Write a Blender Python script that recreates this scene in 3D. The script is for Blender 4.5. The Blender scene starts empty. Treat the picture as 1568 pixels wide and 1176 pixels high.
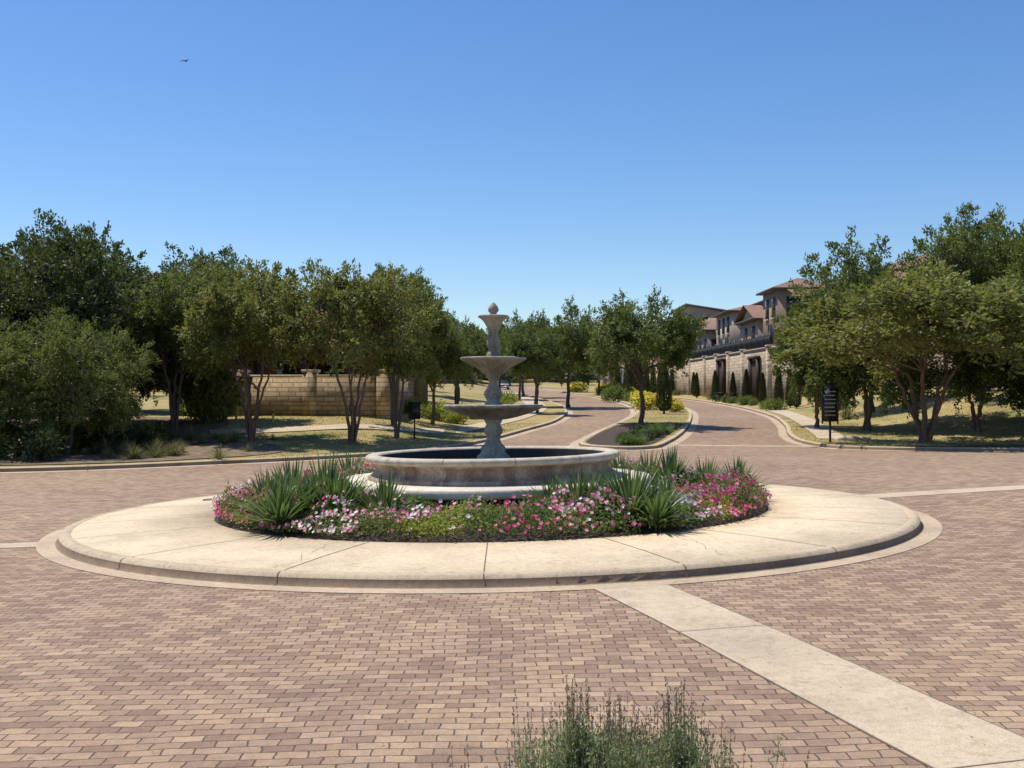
import bpy, math, random
import numpy as np
from mathutils import Vector
from mathutils.geometry import delaunay_2d_cdt
rng=np.random.default_rng(7)
random.seed(7)
S=bpy.context.scene
CX,CY=-0.35,19.6

# ------------------------------------------------------------ terrain
def ss(t):
    t=np.clip(t,0,1); return t*t*(3-2*t)
def prof(y):
    return np.interp(y,[-50,44,50,55,70,95,130,160,200,260,420,1500],[0,0,.10,.25,.76,1.4,2.2,2.8,3.7,5.2,13,15])
def H(x,y):
    x=np.asarray(x,float); y=np.asarray(y,float)
    return prof(y)+0.018*np.clip(x-CX,-14,14)*(1-ss((y-30)/18))
def HL(x,y):
    x=np.asarray(x,float); y=np.asarray(y,float)
    r=0.75*ss((y-39)/14)*ss((-x-2)/6)+1.7*ss((x-18.8)/10)*ss((y-43)/14)
    return H(x,y)+0.135+r

# ------------------------------------------------------------ material helpers
def newmat(name):
    m=bpy.data.materials.new(name); m.use_nodes=True
    nt=m.node_tree; b=nt.nodes['Principled BSDF']
    return m,nt,b
def noise(nt,scale,detail=6,rough=.6,coord=None):
    n=nt.nodes.new('ShaderNodeTexNoise'); n.inputs['Scale'].default_value=scale
    n.inputs['Detail'].default_value=detail; n.inputs['Roughness'].default_value=rough
    if coord is None:
        tc=nt.nodes.new('ShaderNodeTexCoord'); coord=tc.outputs['Object']
    nt.links.new(coord,n.inputs['Vector']); return n
def ramp(nt,fac,stops):
    r=nt.nodes.new('ShaderNodeValToRGB'); e=r.color_ramp.elements
    while len(e)<len(stops): e.new(.5)
    for i,(p,c) in enumerate(stops):
        e[i].position=p; e[i].color=(*c,1)
    nt.links.new(fac,r.inputs['Fac']); return r.outputs['Color']
def mixc(nt,fac,a,b,mode='MIX'):
    m=nt.nodes.new('ShaderNodeMix'); m.data_type='RGBA'; m.blend_type=mode
    if isinstance(fac,(int,float)): m.inputs[0].default_value=fac
    else: nt.links.new(fac,m.inputs[0])
    for s,v in ((6,a),(7,b)):
        if isinstance(v,tuple): m.inputs[s].default_value=(*v,1)
        else: nt.links.new(v,m.inputs[s])
    return m.outputs[2]
def bump(nt,b,h,strength=.3,dist=.02):
    n=nt.nodes.new('ShaderNodeBump'); n.inputs['Strength'].default_value=strength
    n.inputs['Distance'].default_value=dist
    nt.links.new(h,n.inputs['Height']); nt.links.new(n.outputs[0],b.inputs['Normal'])
def simple(name,col,rough=.8,var=.25,scale=6,bs=.2,metal=0):
    m,nt,b=newmat(name); n=noise(nt,scale)
    c=ramp(nt,n.outputs['Fac'],[(.3,tuple(v*(1-var) for v in col)),(.7,tuple(min(1,v*(1+var)) for v in col))])
    nt.links.new(c,b.inputs['Base Color']); b.inputs['Roughness'].default_value=rough
    b.inputs['Metallic'].default_value=metal
    bump(nt,b,n.outputs['Fac'],bs,.02); return m
def leafmat(name,dark,light,trans=.3,rough=.55,tc_=(.22,.25,.04),tm=.6):
    m,nt,b=newmat(name)
    a=nt.nodes.new('ShaderNodeAttribute'); a.attribute_name='tint'
    c=ramp(nt,a.outputs['Fac'],[(0,dark),(1,light)])
    nt.links.new(c,b.inputs['Base Color']); b.inputs['Roughness'].default_value=rough
    b.inputs['Specular IOR Level'].default_value=.35
    t=nt.nodes.new('ShaderNodeBsdfTranslucent')
    c2=mixc(nt,tm,c,tc_)
    nt.links.new(c2,t.inputs['Color'])
    mx=nt.nodes.new('ShaderNodeMixShader'); mx.inputs[0].default_value=trans
    nt.links.new(b.outputs[0],mx.inputs[1]); nt.links.new(t.outputs[0],mx.inputs[2])
    nt.links.new(mx.outputs[0],nt.nodes['Material Output'].inputs['Surface'])
    return m

def paver_mat():
    m,nt,b=newmat('brick_pavers')
    tc=nt.nodes.new('ShaderNodeTexCoord')
    wob=noise(nt,.35,2,.5,tc.outputs['Object'])
    mp=nt.nodes.new('ShaderNodeVectorMath'); mp.operation='SCALE'; mp.inputs['Scale'].default_value=.34
    nt.links.new(wob.outputs['Color'],mp.inputs[0])
    wob2=noise(nt,7,2,.5,tc.outputs['Object'])
    mp2=nt.nodes.new('ShaderNodeVectorMath'); mp2.operation='SCALE'; mp2.inputs['Scale'].default_value=.042
    nt.links.new(wob2.outputs['Color'],mp2.inputs[0])
    ad=nt.nodes.new('ShaderNodeVectorMath'); ad.operation='ADD'
    nt.links.new(tc.outputs['Object'],ad.inputs[0]); nt.links.new(mp.outputs[0],ad.inputs[1])
    ad2=nt.nodes.new('ShaderNodeVectorMath'); ad2.operation='ADD'
    nt.links.new(ad.outputs[0],ad2.inputs[0]); nt.links.new(mp2.outputs[0],ad2.inputs[1])
    def brick(c1,c2,mo,off):
        k=nt.nodes.new('ShaderNodeTexBrick')
        k.inputs['Scale'].default_value=1; k.inputs['Brick Width'].default_value=.20
        k.inputs['Row Height'].default_value=.13; k.inputs['Mortar Size'].default_value=.0075
        k.inputs['Mortar Smooth'].default_value=.8; k.inputs['Bias'].default_value=off
        k.inputs['Color1'].default_value=(*c1,1); k.inputs['Color2'].default_value=(*c2,1)
        k.inputs['Mortar'].default_value=(*mo,1)
        nt.links.new(ad2.outputs[0],k.inputs['Vector']); return k
    k=brick((.60,.415,.265),(.34,.215,.145),(.20,.14,.095),0)
    n1=noise(nt,.9,8,.7,tc.outputs['Object']); n2=noise(nt,.12,4,.6,tc.outputs['Object'])
    n3=noise(nt,9,6,.8,tc.outputs['Object']); n4=noise(nt,60,3,.8,tc.outputs['Object'])
    n5=noise(nt,2.6,3,.9,tc.outputs['Object'])
    t1=ramp(nt,n1.outputs['Fac'],[(.3,(.80,.79,.82)),(.52,(1,1,1)),(.72,(1.0,.98,.90))])
    t2=ramp(nt,n2.outputs['Fac'],[(.35,(.84,.80,.78)),(.65,(1.0,1.0,.97))])
    t3=ramp(nt,n3.outputs['Fac'],[(.25,(.68,.67,.66)),(.6,(1,1,1))])
    t4=ramp(nt,n4.outputs['Fac'],[(.3,(.70,.70,.70)),(.65,(1,1,1))])
    t5=ramp(nt,n5.outputs['Fac'],[(.24,(.60,.58,.58)),(.36,(1,1,1))])
    c=mixc(nt,1.0,k.outputs['Color'],t1,'MULTIPLY'); c=mixc(nt,1.0,c,t2,'MULTIPLY')
    c=mixc(nt,1.0,c,t3,'MULTIPLY'); c=mixc(nt,1.0,c,t4,'MULTIPLY'); c=mixc(nt,1.0,c,t5,'MULTIPLY')
    nt.links.new(c,b.inputs['Base Color']); b.inputs['Roughness'].default_value=.85
    inv=nt.nodes.new('ShaderNodeMath'); inv.operation='SUBTRACT'; inv.inputs[0].default_value=1
    nt.links.new(k.outputs['Fac'],inv.inputs[1])
    ma=nt.nodes.new('ShaderNodeMath'); ma.operation='MULTIPLY_ADD'; ma.inputs[1].default_value=.7
    nt.links.new(n3.outputs['Fac'],ma.inputs[0]); nt.links.new(inv.outputs[0],ma.inputs[2])
    bump(nt,b,ma.outputs[0],.8,.018)
    return m
def concrete_mat(name,col,st=1.0):
    m,nt,b=newmat(name)
    n1=noise(nt,.8,6,.65); n2=noise(nt,12,8,.75); n3=noise(nt,70,4,.85); n4=noise(nt,3,8,.8)
    c=ramp(nt,n1.outputs['Fac'],[(.3,tuple(v*(1-.24*st) for v in col)),(.55,col),(.8,tuple(min(1,v*1.08) for v in col))])
    c=mixc(nt,1.0,c,ramp(nt,n2.outputs['Fac'],[(.3,(.78,.75,.71)),(.55,(1,1,1))]),'MULTIPLY')
    c=mixc(nt,1.0,c,ramp(nt,n3.outputs['Fac'],[(.32,(.60,.57,.54)),(.55,(1,1,1))]),'MULTIPLY')
    c=mixc(nt,1.0,c,ramp(nt,n4.outputs['Fac'],[(.3,(.80,.75,.69)),(.46,(1,1,1))]),'MULTIPLY')
    nt.links.new(c,b.inputs['Base Color']); b.inputs['Roughness'].default_value=.9
    bump(nt,b,n3.outputs['Fac'],.4,.012); return m
def grass_mat():
    m,nt,b=newmat('dry_lawn')
    n1=noise(nt,.16,6,.65); n2=noise(nt,1.1,8,.75); n3=noise(nt,14,6,.8)
    c=ramp(nt,n1.outputs['Fac'],[(.33,(.19,.20,.06)),(.47,(.41,.32,.12)),(.7,(.50,.35,.165))])
    c=mixc(nt,1.0,c,ramp(nt,n2.outputs['Fac'],[(.3,(.56,.60,.42)),(.52,(1,1,1))]),'MULTIPLY')
    c=mixc(nt,1.0,c,ramp(nt,n3.outputs['Fac'],[(.3,(.62,.62,.58)),(.6,(1,1,1))]),'MULTIPLY')
    nt.links.new(c,b.inputs['Base Color']); b.inputs['Roughness'].default_value=.95
    bump(nt,b,n3.outputs['Fac'],.6,.04); return m
def stone_wall_mat(name,c1,c2,mo,bw=.55,rh=.24):
    m,nt,b=newmat(name)
    tc=nt.nodes.new('ShaderNodeTexCoord'); sp=nt.nodes.new('ShaderNodeSeparateXYZ')
    nt.links.new(tc.outputs['Object'],sp.inputs[0])
    ad=nt.nodes.new('ShaderNodeMath'); ad.operation='ADD'
    nt.links.new(sp.outputs[0],ad.inputs[0]); nt.links.new(sp.outputs[1],ad.inputs[1])
    cb=nt.nodes.new('ShaderNodeCombineXYZ'); nt.links.new(ad.outputs[0],cb.inputs[0]); nt.links.new(sp.outputs[2],cb.inputs[1])
    k=nt.nodes.new('ShaderNodeTexBrick'); k.inputs['Scale'].default_value=1
    k.inputs['Brick Width'].default_value=bw; k.inputs['Row Height'].default_value=rh
    k.inputs['Mortar Size'].default_value=.02; k.offset=.4; k.squash=1.4; k.squash_frequency=3
    k.inputs['Color1'].default_value=(*c1,1); k.inputs['Color2'].default_value=(*c2,1); k.inputs['Mortar'].default_value=(*mo,1)
    nt.links.new(cb.outputs[0],k.inputs['Vector'])
    n=noise(nt,3,6,.7,tc.outputs['Object'])
    c=mixc(nt,1.0,k.outputs['Color'],ramp(nt,n.outputs['Fac'],[(.3,(.68,.64,.58)),(.65,(1,1,1))]),'MULTIPLY')
    nt.links.new(c,b.inputs['Base Color']); b.inputs['Roughness'].default_value=.9
    iv=nt.nodes.new('ShaderNodeMath'); iv.operation='SUBTRACT'; iv.inputs[0].default_value=1; nt.links.new(k.outputs['Fac'],iv.inputs[1])
    bump(nt,b,iv.outputs[0],.8,.03); return m
def fountain_mat(name,base,stain,thr=.5):
    m,nt,b=newmat(name)
    tc=nt.nodes.new('ShaderNodeTexCoord')
    mp=nt.nodes.new('ShaderNodeMapping'); mp.inputs['Scale'].default_value=(1,1,.28)
    nt.links.new(tc.outputs['Object'],mp.inputs[0])
    n1=noise(nt,3.2,8,.7,mp.outputs[0]); n2=noise(nt,22,6,.8,tc.outputs['Object'])
    n4=noise(nt,1.0,3,.6,tc.outputs['Object'])
    c=ramp(nt,n1.outputs['Fac'],[(thr-.16,stain),(thr,tuple(.5*(a+d) for a,d in zip(base,stain))),(thr+.1,base)])
    c=mixc(nt,1.0,c,ramp(nt,n2.outputs['Fac'],[(.3,(.58,.56,.53)),(.6,(1,1,1))]),'MULTIPLY')
    c=mixc(nt,1.0,c,ramp(nt,n4.outputs['Fac'],[(.35,(.82,.76,.68)),(.6,(1,1,1))]),'MULTIPLY')
    nt.links.new(c,b.inputs['Base Color']); b.inputs['Roughness'].default_value=.75
    bump(nt,b,n2.outputs['Fac'],.6,.012); return m
def tile_mat():
    m,nt,b=newmat('clay_roof_tile')
    tc=nt.nodes.new('ShaderNodeTexCoord')
    w=nt.nodes.new('ShaderNodeTexWave'); w.inputs['Scale'].default_value=1.6; w.bands_direction='DIAGONAL'
    nt.links.new(tc.outputs['Object'],w.inputs['Vector'])
    n=noise(nt,2.5,6,.8,tc.outputs['Object'])
    c=ramp(nt,n.outputs['Fac'],[(.3,(.13,.07,.05)),(.5,(.26,.14,.095)),(.7,(.34,.21,.155))])
    nt.links.new(c,b.inputs['Base Color']); b.inputs['Roughness'].default_value=.8
    bump(nt,b,w.outputs['Fac'],.8,.06); return m

M={}
M['pav']=paver_mat()
M['conc']=concrete_mat('island_concrete',(.78,.625,.42))
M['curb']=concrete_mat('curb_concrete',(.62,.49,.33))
M['curbface']=concrete_mat('dark_curb_face',(.30,.21,.135),1.4)  # upright curb faces, coloured darker and browner than the curb top
M['gut']=concrete_mat('gutter_concrete',(.58,.45,.31))
M['band']=concrete_mat('band_concrete',(.64,.51,.355))
M['joint']=simple('concrete_joint',(.16,.115,.08),.9)
M['grass']=grass_mat()
M['mulch']=simple('bark_mulch',(.06,.04,.028),.95,.6,18,1)
M['soil']=simple('woodland_floor',(.17,.12,.07),.95,.6,3,1)
M['stone']=stone_wall_mat('limestone_blocks',(.62,.47,.28),(.42,.30,.17),(.24,.18,.12))
M['stone2']=stone_wall_mat('pale_limestone_blocks',(.62,.50,.365),(.42,.32,.22),(.28,.22,.17),.7,.3)
M['cap']=simple('stone_cap',(.50,.43,.33),.85)
M['stucco']=simple('tan_stucco',(.29,.205,.15),.9,.12,3)
M['stucco2']=simple('cream_stucco',(.42,.36,.30),.9,.08,3)
M['stucco3']=simple('sand_stucco',(.35,.26,.19),.9,.12,3)
M['wood']=simple('dark_timber',(.045,.028,.018),.7,.4,8)
M['wood2']=simple('brown_timber',(.13,.07,.04),.7,.4,8)
M['black']=simple('black_metal',(.012,.012,.013),.45,.2,8,.05)
M['slate']=simple('grey_roof',(.10,.10,.11),.7,.2)
M['tile']=tile_mat()
mg,nt,b=newmat('window_glass'); b.inputs['Base Color'].default_value=(.02,.025,.03,1); b.inputs['Roughness'].default_value=.08; M['glass']=mg
M['frame']=simple('window_frame',(.08,.06,.05),.6)
M['white']=simple('white_paint',(.75,.75,.73),.6,.05)
M['bark']=simple('grey_bark',(.12,.09,.07),.9,.4,14,.8)
M['barkr']=simple('crape_myrtle_bark',(.15,.085,.06),.75,.45,9,.4)
M['leaf_oak']=leafmat('oak_leaves',(.016,.030,.009),(.12,.155,.045),.25)
M['leaf_elm']=leafmat('elm_leaves',(.033,.058,.015),(.23,.265,.07),.38,tc_=(.27,.30,.045))
M['leaf_myrtle']=leafmat('myrtle_leaves',(.04,.058,.016),(.29,.295,.085),.40,tc_=(.31,.32,.05))
M['leaf_bright']=leafmat('live_oak_leaves',(.022,.048,.014),(.19,.24,.065),.36,tc_=(.25,.30,.045))
M['leaf_cyp']=leafmat('cypress_leaves',(.012,.026,.01),(.055,.085,.03),.12)
M['leaf_far']=leafmat('distant_leaves',(.05,.075,.035),(.15,.18,.09),.2)
M['leaf_bed']=leafmat('bedding_leaves',(.05,.09,.02),(.26,.32,.08),.38)
M['leaf_lime']=leafmat('lime_leaves',(.16,.20,.03),(.42,.45,.07),.35,tc_=(.4,.42,.04))
M['yellow']=leafmat('yellow_blossom',(.55,.45,.03),(.85,.70,.06),.3,tc_=(.8,.65,.05))
M['strap']=leafmat('strap_leaves',(.032,.068,.022),(.19,.26,.09),.3,.35,tc_=(.2,.30,.06))
M['dry']=leafmat('dry_grass',(.12,.12,.05),(.36,.31,.15),.3)
M['lawnblade']=leafmat('lawn_blades',(.15,.18,.05),(.52,.41,.17),.35,tc_=(.40,.34,.10))
M['sage']=leafmat('sage_leaves',(.18,.22,.08),(.46,.50,.25),.4,tc_=(.40,.44,.17))
M['pink']=leafmat('pink_petals',(.70,.20,.30),(.92,.50,.55),.35,tc_=(.9,.4,.5),tm=.5)
M['mag']=leafmat('magenta_petals',(.62,.05,.18),(.88,.16,.34),.35,tc_=(.88,.14,.32),tm=.5)
M['wpet']=leafmat('white_petals',(.75,.62,.60),(.9,.87,.82),.3,tc_=(.9,.8,.8),tm=.5)
M['seed']=leafmat('seed_heads',(.20,.13,.09),(.44,.30,.22),.3,tc_=(.36,.22,.14))
M['fount']=fountain_mat('weathered_cast_stone',(.47,.43,.35),(.17,.155,.125),.47)
M['pool']=fountain_mat('stained_pool_stone',(.54,.44,.335),(.20,.11,.075),.51)
M['ring']=concrete_mat('ring_concrete',(.82,.73,.58))
M['darkwall']=simple('near_black_wall',(.035,.032,.03),.8)  # near-black colour for the wall below the slab and the pool's inner face
mw,nt,b=newmat('pool_water'); b.inputs['Base Color'].default_value=(.012,.018,.018,1); b.inputs['Roughness'].default_value=.06
n=noise(nt,7,3); bump(nt,b,n.outputs['Fac'],.25,.02); M['water']=mw
M['ypl']=simple('yellow_plastic',(.65,.5,.05),.5,.05)

# ------------------------------------------------------------ mesh builder (quads)
class B:
    def __init__(s): s.V=[];s.F=[];s.M=[];s.T=[];s.n=0;s.mats=[]
    def add(s,V,F,mat,t=.5):
        V=np.asarray(V,float).reshape(-1,3); F=np.asarray(F,int).reshape(-1,4)
        if mat not in s.mats: s.mats.append(mat)
        s.V.append(V); s.F.append(F+s.n); s.n+=len(V)
        s.M.append(np.full(len(F),s.mats.index(mat)))
        s.T.append(np.broadcast_to(np.asarray(t,float),(len(V),)).copy())
        return s
    def box(s,x0,x1,y0,y1,z0,z1,mat):
        V=[(x0,y0,z0),(x1,y0,z0),(x1,y1,z0),(x0,y1,z0),(x0,y0,z1),(x1,y0,z1),(x1,y1,z1),(x0,y1,z1)]
        F=[(0,3,2,1),(4,5,6,7),(0,1,5,4),(1,2,6,5),(2,3,7,6),(3,0,4,7)]
        return s.add(V,F,mat)
    def mesh(s,name,smooth=None):
        V=np.concatenate(s.V);F=np.concatenate(s.F);Mi=np.concatenate(s.M);T=np.concatenate(s.T)
        me=bpy.data.meshes.new(name)
        me.vertices.add(len(V)); me.vertices.foreach_set('co',V.ravel())
        me.loops.add(F.size); me.loops.foreach_set('vertex_index',F.ravel().astype(np.int32))
        me.polygons.add(len(F)); me.polygons.foreach_set('loop_start',np.arange(0,F.size,4,dtype=np.int32))
        me.polygons.foreach_set('loop_total',np.full(len(F),4,np.int32))
        me.polygons.foreach_set('material_index',Mi.astype(np.int32))
        for m in s.mats: me.materials.append(M[m])
        if smooth:
            sm=np.isin(Mi,[s.mats.index(k) for k in smooth if k in s.mats]); me.polygons.foreach_set('use_smooth',sm)
        me.update(calc_edges=True)
        a=me.attributes.new('tint','FLOAT','POINT'); a.data.foreach_set('value',T)
        return me
    def obj(s,name,loc=(0,0,0),parent=None,smooth=None):
        return put(name,s.mesh(name,smooth),loc,parent=parent)
def put(name,me,loc=(0,0,0),rot=0,sc=(1,1,1),parent=None):
    o=bpy.data.objects.new(name,me); o.location=loc; o.rotation_euler=(0,0,rot)
    o.scale=sc if isinstance(sc,tuple) else (sc,)*3
    S.collection.objects.link(o)
    if parent: o.parent=parent
    return o
def empty(name,loc=(0,0,0),rot=0):
    o=bpy.data.objects.new(name,None); o.location=loc; o.rotation_euler=(0,0,rot); S.collection.objects.link(o); return o
def tube(P,R,n=7):
    P=np.asarray(P,float); k=len(P); V=[]
    for i in range(k):
        d=P[min(i+1,k-1)]-P[max(i-1,0)]; d/=np.linalg.norm(d)+1e-9
        a=np.cross(d,(0.31,.95,.02)); a/=np.linalg.norm(a)+1e-9; b_=np.cross(d,a)
        th=np.arange(n)/n*2*math.pi
        V.append(P[i]+R[i]*(np.cos(th)[:,None]*a+np.sin(th)[:,None]*b_))
    V=np.concatenate(V); F=[]
    for i in range(k-1):
        for j in range(n):
            F.append((i*n+j,i*n+(j+1)%n,(i+1)*n+(j+1)%n,(i+1)*n+j))
    return V,F
def lathe(pr,n=96,flute=None,hf=None,cx=0,cy=0,a0=0,a1=2*math.pi):
    closed=abs(a1-a0-2*math.pi)<1e-6
    m=n if closed else n+1
    th=a0+np.arange(m)/n*(a1-a0); V=[];F=[]
    for i,(r,z) in enumerate(pr):
        rr=np.full(m,float(r)); 
        if flute: rr=rr*(1+flute(i,th))
        x=cx+rr*np.cos(th); y=cy+rr*np.sin(th); zz=np.full(m,float(z))
        if hf is not None: zz=zz+hf(x,y)
        V.append(np.stack([x,y,zz],1))
    for i in range(len(pr)-1):
        for j in range(n):
            j2=(j+1)%m; F.append((i*m+j,i*m+j2,(i+1)*m+j2,(i+1)*m+j))
    return np.concatenate(V),F
def unit(a): return a/(np.linalg.norm(a,axis=-1,keepdims=True)+1e-9)
def leaves(P,D,N,L,W):
    D=unit(D); Sd=unit(np.cross(D,N)); L=np.asarray(L).reshape(-1,1); W=np.asarray(W).reshape(-1,1)
    V=np.stack([P,P+.45*L*D+.5*W*Sd,P+L*D,P+.45*L*D-.5*W*Sd],1).reshape(-1,3)
    F=np.arange(len(V)).reshape(-1,4); return V,F

# ------------------------------------------------------------ patches on terrain
def catmull(P,step=1.0,closed=True):
    P=[np.array(p,float) for p in P]; n=len(P); out=[]
    rg=range(n) if closed else range(n-1)
    for i in rg:
        if closed: p0,p1,p2,p3=P[i-1],P[i],P[(i+1)%n],P[(i+2)%n]
        else: p0,p1,p2,p3=P[max(i-1,0)],P[i],P[i+1],P[min(i+2,n-1)]
        L=np.linalg.norm(p2-p1)
        if L>45:
            k=int(L//4); 
            for j in range(k): out.append(p1+(p2-p1)*j/k)
            continue
        k=max(1,int(L/step))
        for j in range(k):
            t=j/k
            out.append(.5*((2*p1)+(-p0+p2)*t+(2*p0-5*p1+4*p2-p3)*t*t+(-p0+3*p1-3*p2+p3)*t**3))
    if not closed: out.append(P[-1])
    return np.array(out)
def offset(P,d):
    t=unit(np.roll(P,-1,0)-np.roll(P,1,0)); nrm=np.stack([t[:,1],-t[:,0]],1)
    area=.5*np.sum(P[:,0]*np.roll(P[:,1],-1)-np.roll(P[:,0],-1)*P[:,1])
    if area<0: nrm=-nrm
    return P+nrm*d
def patch(name,poly,mat,hf,zo=0,sp=2.0):
    poly=np.asarray(poly); mn=poly.min(0);mx=poly.max(0)
    xs=np.arange(mn[0]+sp*.37,mx[0],sp); ys=np.arange(mn[1]+sp*.37,mx[1],sp)
    G=np.array([(x,y) for x in xs for y in ys]) if len(xs)*len(ys) else np.zeros((0,2))
    pts=[Vector(p) for p in poly]+[Vector(p) for p in G]
    v,e,f,_,_,_=delaunay_2d_cdt(pts,[],[list(range(len(poly)))],1,1e-4)
    A=np.array([(p.x,p.y) for p in v]); z=hf(A[:,0],A[:,1])+zo
    me=bpy.data.meshes.new(name); me.from_pydata([(a[0],a[1],c) for a,c in zip(A,z)],[],[list(q) for q in f])
    me.materials.append(M[mat]); me.update()
    for p in me.polygons: p.use_smooth=True
    return put(name,me)
def curb(name,poly,hf=H,closed=True):
    prof_=[(.42,.006),(.02,.014),(.0,.03),(-.015,.125),(-.05,.15),(-.2,.152),(-.21,.10)]
    rings=[offset(poly,d) for d,_ in prof_]; n=len(poly); V=[]; b_=B()
    for (d,z),r in zip(prof_,rings):
        V.append(np.stack([r[:,0],r[:,1],hf(r[:,0],r[:,1])+z],1))
    V=np.concatenate(V)
    for i in range(len(prof_)-1):
        F=[(i*n+j,i*n+(j+1)%n,(i+1)*n+(j+1)%n,(i+1)*n+j) for j in range(n)]
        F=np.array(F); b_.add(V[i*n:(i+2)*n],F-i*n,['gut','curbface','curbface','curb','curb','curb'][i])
    acc=0
    for j in range(n):
        acc+=np.linalg.norm(poly[(j+1)%n]-poly[j])
        if acc>3.2 and poly[j][1]<90 and abs(poly[j][0])<40:
            acc=0; W=[]
            t=unit((poly[(j+1)%n]-poly[j])[None])[0]*.012
            for (d,z),r in zip(prof_[:-1],rings):
                for s_ in (-1,1):
                    q=r[j]+t*s_; out=(rings[0][j]-rings[-1][j]); out=out/np.linalg.norm(out)*.004
                    W.append((q[0]+out[0],q[1]+out[1],float(hf(*q))+z+.004))
            b_.add(W,[(2*i,2*i+1,2*i+3,2*i+2) for i in range(len(prof_)-2)],'joint')
    return b_.obj(name)

# far ground
xs=np.concatenate([np.linspace(-1500,-160,14),np.linspace(-150,150,61),np.linspace(160,1500,14)])
ys=np.concatenate([np.linspace(-600,-30,10),np.linspace(-25,300,66),np.linspace(320,2500,30)])
X,Y=np.meshgrid(xs,ys); Z=H(X,Y)-.3+ 6*ss((Y-250)/200)*np.sin(X*.011+1)+3*ss((np.abs(X)-100)/100)
F=[]; nx=len(xs)
for i in range(len(ys)-1):
    for j in range(nx-1): F.append((i*nx+j,i*nx+j+1,(i+1)*nx+j+1,(i+1)*nx+j))
B().add(np.stack([X,Y,Z],-1),F,'grass').obj('ground',smooth=['grass'])
# road sheet
xs=np.arange(-90,91,1.0); ys=np.arange(-20,262,1.0); X,Y=np.meshgrid(xs,ys); Z=H(X,Y); nx=len(xs); ii,jj=np.meshgrid(np.arange(len(ys)-1),np.arange(nx-1),indexing='ij')
F=np.stack([ii*nx+jj,ii*nx+jj+1,(ii+1)*nx+jj+1,(ii+1)*nx+jj],-1)
B().add(np.stack([X,Y,Z],-1),F,'pav').obj('brick_paved_road',smooth=['pav'])

Lp=catmull([(-95,27),(-45,29.5),(-25,32),(-15,34.3),(-10,36.3),(-6.6,38.3),(-4,41),(-2.0,46),(.5,56),(2.8,66),(4.1,80),(3.9,98),(2.6,118),(.2,150),(-4.2,190),(-12,240),(-95,240)],1)
Mp=catmull([(2.9,47),(3.5,44.2),(4.6,43.2),(5.9,44.3),(7.0,48),(9.2,57),(11.7,70),(13.4,82),(14.4,98),(14.2,117),(12.4,140),(7.4,170),(3,190),(4.9,170),(7.2,150),(9.2,123),(10.2,98),(9.2,80),(7.4,68),(4.6,56)],.8)
Rp=catmull([(95,37.5),(50,38),(26,39),(19,40.2),(15.5,41.2),(13.4,43.6),(12.9,47.5),(13.6,53),(15.4,61),(17.2,72),(18.4,88),(18.3,106),(16.9,124),(14.6,145),(11,170),(3,212),(-4,255),(95,255)],1)
for nm,pl in (('left_lawn',Lp),('median_lawn',Mp),('right_lawn',Rp)):
    patch(nm.split('_')[0]=='median' and 'median_grass' or 'lawn',offset(pl,-.17),'grass',HL if nm!='median_lawn' else (lambda x,y:H(x,y)+.135),0,2.0)
    curb('curb',pl)
Np=catmull([(-14,-12),(16,-12),(15,2.6),(6,4.1),(-6,4.1),(-13,2.6)],.8)
patch('planting_bed',offset(Np,-.17),'mulch',lambda x,y:H(x,y)+.135,0,1.2); curb('curb',Np)
patch('mulch_bed',catmull([(3.2,47),(3.75,44.7),(4.7,43.8),(5.7,44.8),(6.7,48.5),(8.7,57),(9.6,62),(7,62),(5.0,56.5)],.8),'mulch',lambda x,y:H(x,y)+.135,.012,1)
patch('woodland_floor',catmull([(-80,31.5),(-30,32.6),(-15,35.2),(-10.4,37.3),(-8.6,40),(-9.6,43),(-13,45.5),(-20,55),(-80,70)],1),'soil',HL,.03,2)
patch('mulch_bed',catmull([(15.5,42.2),(20,41.4),(30,41),(31,43),(22,44),(16.5,44)],1),'mulch',HL,.03,1)
def strip(name,P,w,mat,hf,zo,sp=.6):
    P=catmull(P,sp,False); t=unit(np.gradient(P,axis=0)); nn=np.stack([-t[:,1],t[:,0]],1)
    k=6; V=[]
    for a in np.linspace(-.5,.5,k):
        q=P+nn*w*a; V.append(np.stack([q[:,0],q[:,1],hf(q[:,0],q[:,1])+zo],1))
    m=len(P);F=[(i*m+j,i*m+j+1,(i+1)*m+j+1,(i+1)*m+j) for i in range(k-1) for j in range(m-1)]
    b_=B().add(np.concatenate(V),F,mat)
    if hf is H:
        for s_ in (-1,1):
            V=[]
            for e in (0,.014):
                wv=.006*np.sin(np.arange(len(P))*2.3+s_)
                q=P+nn*s_*(w*.5+e+ (wv[:,None] if e else 0)); V.append(np.stack([q[:,0],q[:,1],hf(q[:,0],q[:,1])+zo-.001],1))
            b_.add(np.concatenate(V),[(j,j+1,m+j+1,m+j) for j in range(m-1)],'joint')
    Ls=np.concatenate([[0],np.cumsum(np.linalg.norm(np.diff(P,axis=0),axis=1))]); s=1.9
    while s<Ls[-1] and s<60:
        i=int(np.searchsorted(Ls,s)); q=P[i]; W=[]
        for a in np.linspace(-.5,.5,4):
            for e in (-.005,.005):
                r=q+nn[i]*w*a+t[i]*e; W.append((r[0],r[1],float(hf(*r))+zo+.004))
        b_.add(W,[(2*j,2*j+1,2*j+3,2*j+2) for j in range(3)],'joint'); s+=4.3
    return b_.obj(name)
strip('sidewalk',[(-13,46.5),(-8,48.5),(-4,52),(-1.5,60),(.6,70),(1.9,84),(1.4,110),(-1,150)],1.6,'band',HL,.035)
strip('sidewalk',[(14.6,49),(16,56),(18,68),(19.6,82)],1.3,'band',HL,.03)
strip('concrete_band',[(1.25,12.6),(1.95,10),(2.86,6.3),(4.2,1.2)],.86,'band',H,.006)
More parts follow.
